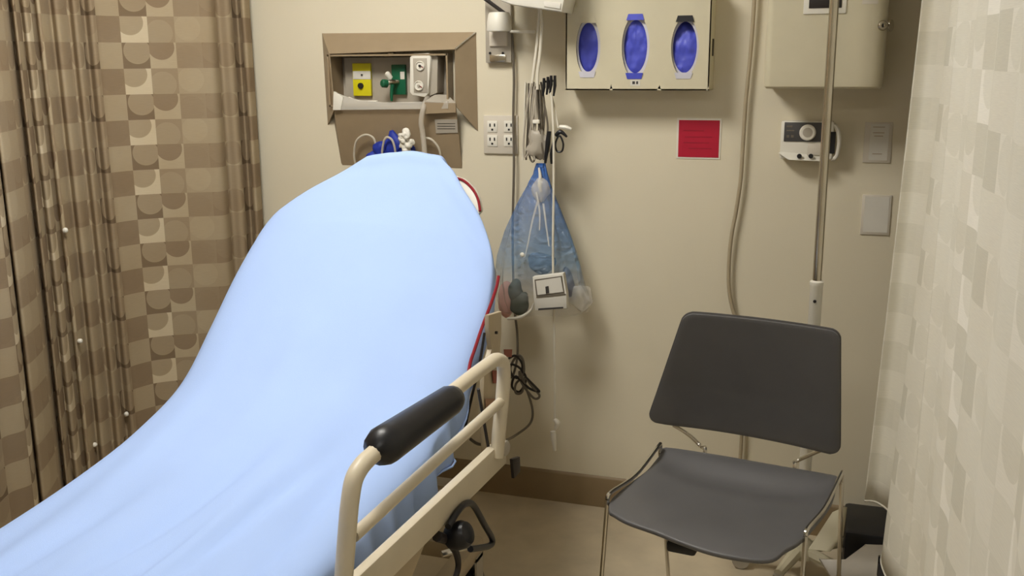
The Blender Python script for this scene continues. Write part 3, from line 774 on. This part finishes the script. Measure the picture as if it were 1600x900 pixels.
# ------------------------------------------------------------------ visitor chair
ch = thing('visitor_chair', (-.23, -.80, 0), 'grey plastic stacking chair with thin chrome wire legs by the wall', 'chair')
SZ = .45
fl_, fr_, br_, bl_ = atZ(955, 800, SZ), atZ(1222, 868, SZ), atZ(1308, 745, SZ+.02), atZ(1034, 702, SZ+.02)
def bil(u, v): return (fl_*(1-u)+fr_*u)*(1-v)+(bl_*(1-u)+br_*u)*v      # v: front to back
def shell(outline, zfun, rings=14, sub=4):
    # closed smooth outline filled with rings towards its centre; zfun shapes it
    P = [Vector(p) for p in outline]; k = len(P); Q = []
    for i in range(k):
        p0, p1, p2, p3 = P[i-1], P[i], P[(i+1) % k], P[(i+2) % k]
        for j in range(sub):
            t = j/sub
            Q.append(.5*((2*p1)+(p2-p0)*t+(2*p0-5*p1+4*p2-p3)*t*t+(3*p1-p0-3*p2+p3)*t**3))
    c = sum(Q, Vector())/len(Q); mb = MB(); R = []
    for r in range(rings):
        f = 1-r/rings
        R.append([mb.bm.verts.new(zfun(c+(q-c)*f)) for q in Q])
    cv = mb.bm.verts.new(zfun(c)); n = len(Q)
    for r in range(rings-1):
        for q in range(n): mb.bm.faces.new((R[r][q], R[r][(q+1) % n], R[r+1][(q+1) % n], R[r+1][q]))
    for q in range(n): mb.bm.faces.new((R[-1][q], R[-1][(q+1) % n], cv))
    return mb, [zfun(q) for q in Q]
fdir = ((fl_+fr_)/2-(bl_+br_)/2).normalized(); sdir = Vector((-fdir.y, fdir.x, 0))
if sdir.x < 0: sdir = -sdir
midb = (bl_+br_)/2; seatd = ((fl_+fr_)/2-midb).length
def seat_z(p):
    v = min(1.0, 1-(p-midb).dot(fdir)/seatd); uu = (p-midb).dot(sdir)/.21
    z = -.016*math.exp(-((v-.80)/.10)**2)*max(0, 1-uu**4) + .020*max(0, (v-.84)/.16)**1.4
    z += -.008*max(0, (.12-v)/.2)**2 - .016*max(0, 1-uu*uu)*math.exp(-((v-.48)/.30)**2)
    return Vector((p.x, p.y, p.z+z))
sout = [(1040, 698), (1120, 709), (1200, 723), (1290, 739), (1309, 744), (1307, 765), (1297, 792), (1272, 824), (1250, 848), (1228, 869), (1207, 881), (1170, 879), (1111, 867), (1060, 851), (1025, 838), (980, 823),
        (958, 812), (951, 798), (956, 780), (985, 756), (1010, 737), (1023, 722), (1031, 704)]
sp3 = []
for k_, (x, y) in enumerate(sout):
    q_ = atZ(x, y, SZ+(.02 if k_ < 5 or k_ == len(sout)-1 else (-.018 if 9 <= k_ <= 16 else -.004))); q_.z = SZ; sp3.append(q_)
mb, sedge = shell(sp3, seat_z)
seat = mb.build('seat', M_grey, ch, True, 180); solid(seat, .012, -1)
sd = seat.modifiers.new('round', 'BEVEL'); sd.width = .004; sd.segments = 2
# back shell, its corners as seen
side = (br_-bl_).normalized(); bk = Vector((-side.y, side.x, 0))
bc = (bl_+br_)/2
def BP(x, y, tilt=.28):
    n = Vector((-bk.x, -bk.y, -tilt)).normalized()
    return toplane(x, y, bc+bk*.075+Vector((0, 0, .08)), n)
TL, TR, BR, BL = BP(1069, 490), BP(1312, 518), BP(1312, 709), BP(1013, 655)
rows_ = []
nb = -(TR-TL).cross(BL-TL).normalized()
if nb.dot(CAM-TL) < 0: nb = -nb
bc2 = (TL+TR+BR+BL)/4; bux = ((TR-TL)+(BR-BL)).normalized(); buz = bux.cross(nb)
if buz.z < 0: buz = -buz
def back_z(p):
    uu = (p-bc2).dot(bux)/.22; vv = (p-bc2).dot(buz)/.12
    return p-nb*(.014*max(0, 1-uu*uu)) + nb*.006*max(0, -vv-.4)
quad = [TL, TR, BR, BL]; rad = [.030, .026, .034, .034]; bout = []
for i in range(4):
    c0_, c1_, c2_ = quad[i-1], quad[i], quad[(i+1) % 4]
    a_ = c1_+(c0_-c1_).normalized()*rad[i]; b_ = c1_+(c2_-c1_).normalized()*rad[i]
    for t in (0, .25, .5, .75, 1): bout.append((1-t)**2*a_+2*t*(1-t)*c1_+t*t*b_)
    d_ = quad[(i+1) % 4]; e_ = d_+(c1_-d_).normalized()*rad[(i+1) % 4]
    for t in (.2, .4, .6, .8): bout.append(b_.lerp(e_, t))
mb, edge = shell(bout, back_z)
back = mb.build('backrest', M_grey, ch, True, 180); solid(back, .010, 0)
sd = back.modifiers.new('round', 'BEVEL'); sd.width = .004; sd.segments = 2
MB().tube([p-nb*.003 for p in edge], .0035, 6, False, closed=True).build('rim', M_greyd, back)
# wire frame: two legs each side, seat rod, back wires
def floorat(x, y): return atZ(x, y, .005)
R_ = .0055
Lf0 = atZ(953, 782, .455)+Vector((-.006, 0, .002)); Lf1 = floorat(938, 985)
Rf0 = atZ(1254, 838, .455)+Vector((.006, 0, .002))
fd = ((fl_+fr_)/2-(bl_+br_)/2).normalized()
wl = side
def leg(p0, p1, nm='leg'): MB().tube([p0, p0.lerp(p1, .5), p1], R_, 8, False).build(nm, M_chrome, ch); MB().lathe([(.009, 0), (.009, .014), (.006, .018)], (p1.x, p1.y, 0), (0, 0, 1), 12).build('foot_glide', M_dark, ch)
Lf1 = Vector((Lf0.x, Lf0.y, .012))+fd*.03-wl*.015
Rf1 = Vector((Rf0.x, Rf0.y, .012))+fd*.03-wl*(-.005)
Lb0 = bl_+Vector((-.004, 0, -.01))-fd*.0; Rb0 = br_+wl*.012+Vector((0, 0, -.01))
lbk = atX(1034, 850, 0)  # sight lines for the rear legs
rbk = None
Lb1 = Vector((Lb0.x, Lb0.y, .012))-fd*.05+wl*.02; Rb1 = Vector((Rb0.x, Rb0.y, .012))-fd*.03+wl*.01
leg(Lf0, Lf1); leg(Rf0, Rf1)
leg(Lb0, Lb1); leg(Rb0, Rb1)
for s0, s1, sg in ((Lf0, Lb0, -1), (Rf0, Rb0, 1)):
    MB().tube([s0, s0+Vector((0, 0, .010))-fd*.02, s0.lerp(s1, .5)+Vector((0, 0, -.002)), s1+fd*.02+Vector((0, 0, .024)), s1+Vector((0, 0, .022)), s1], R_, 8, True).build('seat_rod', M_chrome, ch)
MB().tube([Lb0+Vector((0, 0, -.004)), Lb0.lerp(Rb0, .5)+Vector((0, 0, -.010)), Rb0+Vector((0, 0, -.004))], R_, 8, False).build('cross_rod', M_chrome, ch)
# the wires that carry the back
for pts in ([BP(1050, 668)-nb*.012, BP(1075, 682)-nb*.008, BP(1097, 697)+nb*.004, atZ(1099, 704, SZ+.02)-fdir*.014, atZ(1099, 704, SZ+.02)-fdir*.004-Vector((0, 0, .05))],
            [BP(1290, 704)-nb*.012, BP(1268, 712)-nb*.008, BP(1243, 720)+nb*.004, atZ(1240, 728, SZ+.02)-fdir*.014, atZ(1240, 728, SZ+.02)-fdir*.004-Vector((0, 0, .05))]):
    MB().tube(pts, R_, 8, True).build('back_wire', M_chrome, ch)
# rear wire up behind the shell
MB().box(bil(.42, .08)+Vector((0, 0, -.055)), (.07, .05, .03), rz(math.atan2(side.y, side.x)), .008).build('ganging_block', M_black, ch)

# ------------------------------------------------------------------ equipment half hidden below the far curtain
eq = thing('equipment_base', (.25, -.30, 0), 'black and beige wheeled equipment base with shadow built in, half hidden under the right curtain hem', 'equipment')
E_ = lambda x, y, Y: at(x, y, Y)
MB().box((.26, -.155, .09), (.36, .22, .115), None, .015).build('housing_and_shadow', M_black, eq)  # black box, also stands in for the dark shadow below the hem
MB().prism([E_(1318, 792, -.30), E_(1300, 800, -.30), E_(1262, 858, -.42), E_(1292, 862, -.42), E_(1312, 838, -.36)], (.012, .012, -.004), .003).build('sloped_cover', M_putty, eq)
MB().prism([E_(1280, 872, -.45), E_(1322, 876, -.45), E_(1352, 850, -.40), E_(1412, 852, -.40), E_(1412, 866, -.42), E_(1370, 866, -.42), E_(1372, 905, -.50), E_(1300, 905, -.5)], (0, .02, -.015), .004).build('foot', M_alu, eq)
MB().box((.26, -.20, .045), (.34, .30, .03), None, .01).build('base_tray', M_greyd, eq)
for (x, y) in ((.13, -.33), (.40, -.33), (.13, -.09), (.40, -.09)):
    MB().lathe([(.008, -.009), (.018, -.009), (.02, 0), (.018, .009), (.008, .009)], (x, y, .02), (1, 0, 0), 14).build('caster_wheel', M_black, eq)

# ------------------------------------------------------------------ hose by the pole
hs = MB().tube([at(x, y, -.02) for x, y in ((1184, -140), (1179, -10), (1176, 40), (1172, 90), (1166, 150), (1163, 190), (1160, 240), (1157, 283), (1150, 330), (1143, 368), (1139, 410), (1139, 450), (1144, 480), (1151, 505), (1158, 560), (1160, 650), (1154, 760))], .0062, 10).build('wall_hose', M_hose, None)
tag(hs, 'long beige hose hanging down the wall behind the grey chair', 'hose')

# ------------------------------------------------------------------ monitor mount above the sockets
mm_ = thing('monitor_mount', at(778, 60, 0), 'grey wall bracket with white swivel and arm right of the wall panel', 'bracket')
plate(757, -40, 799, 98, -.022, .022, 'wall_plate', M_alu, mm_, .003)
plate(764, 48, 792, 72, -.03, .012, 'cover', M_plate, mm_, .002)
plate(765, 86, 790, 96, -.028, .008, 'slot_rail', M_steel, mm_, .001)
for x in (766, 786): MB().lathe([(.004, 0), (.004, .004)], at(x, 83, -.022), (0, -1, 0), 10).build('screw', M_slot, mm_)
c0 = at(780, 49, -.06)
MB().lathe([(.038, 0), (.040, .004), (.038, .030), (.034, .052), (.030, .058)], c0, (0, 0, 1), 26).build('swivel', M_white, mm_)
MB().tube([at(797, 49, -.06), at(836, 50, -.07)], .0045, 8, False).build('side_rod', M_white, mm_)
MB().tube([at(744, -12, -.08), at(790, 22, -.06)], .006, 8, False).build('strut', M_dark, mm_)
MB().box(c0+Vector((0, .025, .03)), (.04, .05, .03)).build('neck', M_alu, mm_, False)
mn = thing('patient_monitor', at(830, 0, -.14), 'underside of a white monitor mounted above the hanging leads', 'monitor')
ba = [at(752, -2, -.16), at(806, 12, -.22), at(880, 18, -.22), at(884, -12, -.20), at(820, -30, -.1), at(760, -20, -.1)]
MB().prism([at(800, 8, -.24), at(878, 19, -.24), at(882, 0, -.24), at(884, -120, -.24), at(756, -120, -.24), at(756, -8, -.24)], (0, .13, 0), .008).build('casing', M_white, mn)
MB().prism([at(764, -102, -.246), at(876, -102, -.246), at(876, -26, -.246), at(764, -26, -.246)], (0, .004, 0), .001).build('screen', M_slot, mn)
MB().prism([at(850, 2, -.243), at(876, 5, -.243), at(875, 14, -.243), at(850, 10, -.243)], (0, .006, 0), .001).build('foot_pad', M_paper, mn)
MB().box(at(815, -10, -.07), (.05, .10, .04), None, .004).build('mount_neck', M_alu, mn)

# ------------------------------------------------------------------ hanging leads, tubes, clips
YL = -.12
def cable(pts, r, m_, nm, label, cat, group=None, Y=YL, n=8):
    o = MB().tube([at(p[0], p[1], p[2] if len(p) > 2 else Y) for p in pts], r, n).build(nm, m_, None); return tag(o, label, cat, group)
cable([(846, -20), (843, 20), (839, 70), (834, 110), (831, 135)], .005, M_cordw, 'white_tube', 'left one of two white tubes running up to the monitor', 'tube')
cable([(840, -20), (846, 30), (844, 80), (840, 115), (840, 140)], .005, M_cordw, 'white_tube', 'right one of two white tubes running up to the monitor', 'tube', Y=YL-.012)
ll = thing('lead_bundle', at(838, 150, YL), 'bundle of looped grey monitor leads with black clips above the plastic bag', 'cables')
loops = [[(831, 130), (823, 170), (818, 225), (822, 245), (836, 200), (836, 140)], [(834, 128), (829, 180), (826, 235), (834, 252), (842, 210), (840, 135)],
         [(838, 130), (836, 180), (833, 225), (842, 248), (848, 205), (846, 140)], [(842, 132), (845, 170), (842, 215), (850, 238), (856, 200), (848, 150)],
         [(822, 130), (820, 180), (817, 245)], [(838, 135), (842, 190), (850, 250)], [(843, 150), (846, 200), (840, 245)], [(826, 130), (825, 190), (822, 250)], [(835, 135), (830, 190), (834, 248)], [(845, 128), (851, 170), (846, 240)], [(839, 130), (835, 170), (828, 215), (836, 250)]]
for i, lo in enumerate(loops):
    MB().tube([at(x, y, YL+.006*((i*7) % 5-2)) for x, y in lo], .0032, 6).build('lead', M_cordg if i % 2 else M_alu, ll)
MB().tube([at(821, 128, YL), at(819, 190, YL), at(817, 250, YL)], .0028, 6).build('lead', M_cordw, ll)
MB().box(at(838, 190, YL-.02), (.022, .012, .012), None, .002).build('cable_clip', M_white, ll)
MB().ball(at(840, 226, YL), (.035, .018, .05), sub=3, wob=.5, ws=40).build('cable_knot', M_alu, ll)
for i, (x, y0, y1) in enumerate(((850, 122, 150), (856, 120, 148), (861, 118, 146), (867, 118, 150))):
    MB().tube([at(x, y0, YL-.01), at(x, (y0+y1)/2, YL-.01), at(x-2, y1, YL-.01)], [.0045, .0055, .003], 8, False).build('connector', M_black, ll)
MB().tube([at(848, 128, YL), at(868, 126, YL)], .004, 6, False).build('connector_rail', M_cordg, ll)
MB().tube([at(858, 140, YL-.01), at(866, 165, YL-.01), at(872, 200, YL-.015)], .003, 6).build('lead', M_cordw, ll)
MB().tube([at(858, 205, YL-.02), at(856, 222, YL-.02), at(852, 255, YL-.02)], [.007, .008, .004], 8).build('connector', M_black, ll)
MB().tube([at(866, 222, YL-.02), at(862, 240, YL-.02), at(862, 256, YL-.02)], [.006, .006, .004], 8).build('connector', M_black, ll)
MB().tube([at(870, 236, YL-.02), at(868, 224, YL-.02), at(874, 212, YL-.02), at(880, 224, YL-.02), at(878, 236, YL-.02)], .0032, 8, True, closed=True).build('spring_clip', M_black, ll)
MB().tube([at(868, 212, YL-.02), at(876, 206, YL-.02), at(886, 214, YL-.02)], [.006, .007, .003], 8).build('clip_grip', M_black, ll)
MB().tube([at(874, 198, YL-.02), at(884, 199, YL-.02), at(893, 202, YL-.02)], [.005, .007, .004], 8).build('clip_tab', M_white, ll)

# dark power cord down the wall, tangled by the bed head
cable([(800, 52, -.02), (803, 120, -.02), (802, 180, -.02), (803, 260, -.025), (801, 360, -.03), (803, 470, -.04), (808, 520, -.05), (808, 560, -.06), (800, 590, -.07), (797, 575, -.08), (808, 556, -.085), (817, 562, -.09), (818, 585, -.09),
       (806, 600, -.09), (806, 614, -.1), (816, 612, -.1), (820, 590, -.1), (830, 602, -.1), (843, 618, -.1), (834, 622, -.1), (815, 598, -.1), (812, 580, -.1), (822, 606, -.1), (832, 640, -.1), (828, 662, -.12), (806, 680, -.2), (790, 688, -.4), (770, 694, -.75), (748, 694, -.8), (735, 686, -.82)],
      .0042, M_cordg, 'power_cord', 'dark grey power cord dropping down the wall and tangled beside the bed', 'cord')
cable([(795, 560, -.09), (806, 556, -.09), (816, 570, -.09), (812, 590, -.09), (800, 586, -.09), (798, 570, -.09), (812, 575, -.09), (822, 592, -.09), (812, 612, -.09), (800, 604, -.09), (806, 588, -.1), (826, 606, -.1), (842, 612, -.1), (838, 606, -.1), (820, 588, -.1)],
      .0042, M_dark, 'cord_coil', 'coiled black cord tangled on the bed head corner above the rail', 'cord')
cable([(757, 520, -.86), (748, 575, -.87), (736, 625, -.875), (727, 668, -.88)], .0035, M_dark, 'bed_cable', 'thin dark cable curving beside the mattress inside the rail', 'cable')
# white call cord with end pieces
cc = thing('call_cord', at(867, 470, -.15), 'thin white pull cord hanging in front of the clear bag', 'cord')
MB().tube([at(862, 150, -.14), at(865, 215, -.15), at(865, 300, -.165), at(864, 400, -.174), at(866, 520, -.165), at(867, 600, -.15), at(867, 655, -.15)], .0038, 8).build('cord', M_cordw, cc)
MB().tube([at(866, 655, -.15), at(871, 661, -.15), at(868, 670, -.15)], [.006, .010, .005], 10).build('end_piece', M_white, cc)
MB().tube([at(864, 674, -.15), at(865, 686, -.15), at(867, 704, -.15)], [.009, .009, .005], 10).build('end_piece', M_white, cc)

# ------------------------------------------------------------------ clear blue bag with its contents
def bag_material():
    m_ = bpy.data.materials.new('blue_film'); m_.use_nodes = True; nt = m_.node_tree; N = nt.nodes; L = nt.links
    b = N['Principled BSDF']; b.inputs['Base Color'].default_value = srgb(104, 158, 214); b.inputs['Roughness'].default_value = .22
    b.inputs['Transmission Weight'].default_value = 0.0
    tc = N.new('ShaderNodeTexCoord'); sp_ = N.new('ShaderNodeSeparateXYZ'); L.new(tc.outputs['UV'], sp_.inputs[0])
    rp_ = N.new('ShaderNodeValToRGB'); e = rp_.color_ramp.elements
    e[0].position = 0; e[0].color = (.10, .10, .10, 1); e[1].position = 1; e[1].color = (.85, .85, .85, 1)
    k = e.new(.15); k.color = (.22, .22, .22, 1); k = e.new(.45); k.color = (.42, .42, .42, 1); k = e.new(.8); k.color = (.5, .5, .5, 1)
    L.new(sp_.outputs[1], rp_.inputs[0]); L.new(rp_.outputs[0], b.inputs['Alpha'])
    r2 = N.new('ShaderNodeValToRGB'); e = r2.color_ramp.elements
    e[0].position = .12; e[0].color = srgb(206, 200, 190); e[1].position = 1; e[1].color = srgb(48, 104, 190)
    k = e.new(.35); k.color = srgb(128, 166, 200); L.new(sp_.outputs[1], r2.inputs[0]); L.new(r2.outputs[0], b.inputs['Base Color'])
    n_ = N.new('ShaderNodeTexNoise'); n_.inputs['Scale'].default_value = 26; n_.inputs['Detail'].default_value = 3; n_.inputs['Distortion'].default_value = 1.2; L.new(tc.outputs['Object'], n_.inputs['Vector'])
    bu = N.new('ShaderNodeBump'); bu.inputs['Strength'].default_value = .9; bu.inputs['Distance'].default_value = .02; L.new(n_.outputs['Fac'], bu.inputs['Height']); L.new(bu.outputs['Normal'], b.inputs['Normal'])
    return m_
M_bag = bag_material()
bg = thing('plastic_bag', at(845, 262, -.13), 'clear blue plastic bag hanging from the lead bundle on the wall', 'bag')
sil = [(255, 838, 852, .010), (272, 833, 856, .014), (290, 824, 862, .018), (320, 808, 873, .030), (360, 790, 888, .038), (400, 778, 902, .048), (440, 774, 912, .054), (470, 778, 922, .054), (487, 786, 918, .04), (496, 812, 890, .012)]
rows_, uvs_ = [], []
for i in range(len(sil)-1):
    for j in range(5):
        t = j/5; y, xa, xb, d = [a_*(1-t)+b_*t for a_, b_ in zip(sil[i], sil[i+1])]
        row, uv = [], []
        for q in range(49):
            an = 2*pi*q/48
            f = (an % (2*pi))
            pl = 1+ .08*sin(an*9+y*.012)+.04*sin(an*17+y*.03)+.10*noise.noise(Vector((cos(an)*3, sin(an)*3, y*.012)))
            cx = (xa+xb)/2+(xb-xa)/2*cos(an)*min(pl, 1.03)
            row.append(at(cx, y + 4*noise.noise(Vector((cos(an)*2, sin(an)*2, 1)))*t, -.105 - d*sin(an)*pl + .0))
            uv.append((q/48, 1-(y-255)/241))
        rows_.append(row); uvs_.append(uv)
bm_o = MB().grid(rows_, uvs_).build('film', M_bag, bg, True, 180)
# gathers: bright creases below the knot, knot strings
MB().tube([at(842, 262, -.125), at(844, 276, -.13), at(843, 288, -.13), at(845, 300, -.132)], [.003, .005, .006, .002], 8).build('knot_string', M_white, bg)
for pts in ([(841, 312), (832, 345), (824, 385), (820, 402)], [(849, 318), (853, 350), (858, 385)], [(838, 300), (843, 330), (843, 360)]):
    MB().tube([at(x, y, -.155-.0004*(y-300)) for x, y in pts], [.0035, .003, .002, .001][:len(pts)], 6).build('crease', M_clear, bg)
MB().ball(at(816, 398, -.17), (.008, .004, .008), sub=2).build('modelled_glint', M_white, bg)  # white bead stands in for a glint on the film
MB().ball(at(845, 297, -.13), (.03, .02, .04), sub=3, wob=.3, ws=30).build('gathered_top', M_clear, bg)
# contents
it = thing('card_box', at(858, 486, -.19), 'small white printed box with a label, in front of the clear bag', 'box')
K = lambda x, y, Y=-.205: at(x, y, Y)
MB().prism([K(832, 433), K(880, 427), K(885, 459), K(886, 482), K(836, 485), K(834, 464)], (0, .025, 0), .002).build('carton', M_paper, it)
cb_ = MB().prism([K(835, 437, -.2065), K(878, 431, -.2065), K(882, 458, -.2065), K(838, 463, -.2065)], (0, .001, 0)).build('label_border', M_cordg, it, False)
MB().prism([K(837, 439, -.208), K(876, 433, -.208), K(880, 456, -.208), K(840, 461, -.208)], (0, .001, 0)).build('label_field', M_paper, cb_, False)
MB().prism([K(852, 448, -.2095), K(857, 447, -.2095), K(858, 458, -.2095), K(853, 459, -.2095)], (0, .001, 0)).build('print_mark', M_ink, cb_, False)
MB().prism([K(838, 463.5, -.2065), K(884, 459, -.2065), K(884, 461, -.2065), K(838, 465.5, -.2065)], (0, .001, 0)).build('fold_line', M_cordg, it, False)
MB().prism([K(841, 482, -.2065), K(880, 479.5, -.2065), K(880, 482, -.2065), K(841, 485, -.2065)], (0, .001, 0)).build('fold_line', M_ink, it, False)
db = MB().ball(at(812, 475, -.10), (.032, .022, .045), ry(.3), sub=3, wob=.25, ws=30).ball(at(806, 455, -.10), (.025, .02, .04), sub=3, wob=.25, ws=30)
tag(db.build('dark_pouch', mat('dark_green_cloth', (52, 66, 58), .6, var=.2, scale=50), None), 'dark green pouch in the lower left of the clear bag', 'pouch')
tag(MB().ball(at(890, 445, -.09), (.018, .02, .055), ry(-.25), sub=3, wob=.2, ws=30).build('grey_bottle', mat('grey_item', (88, 92, 112), .5, var=.2, scale=40), None), 'slim slate grey item in the clear bag right of the printed box', 'bottle')
tag(MB().ball(at(845, 412, -.09), (.05, .025, .035), sub=3, wob=.3, ws=25).build('folded_cloth', mat('slate_cloth', (104, 118, 140), .8, var=.2, scale=40), None), 'slate blue folded cloth at the middle of the clear bag', 'cloth')
tag(MB().ball(at(791, 468, -.085), (.030, .02, .06), sub=3, wob=.2, ws=25).build('pink_cloth', mat('pink_cloth', (206, 160, 150), .8, var=.1), None), 'pale pink cloth at the left edge of the clear bag', 'cloth')
tag(MB().ball(at(905, 462, -.09), (.04, .02, .045), sub=3, wob=.5, ws=30).build('clear_wrapper', M_clear, None), 'crumpled clear wrapper at the right edge of the bag', 'wrapper')
mb = MB(); mb.tube([at(793, 498, -.13), at(812, 496, -.14), at(828, 486, -.14), at(834, 474, -.14)], [.004, .006, .004, .002], 8)
mb.build('seam', M_white, bg)
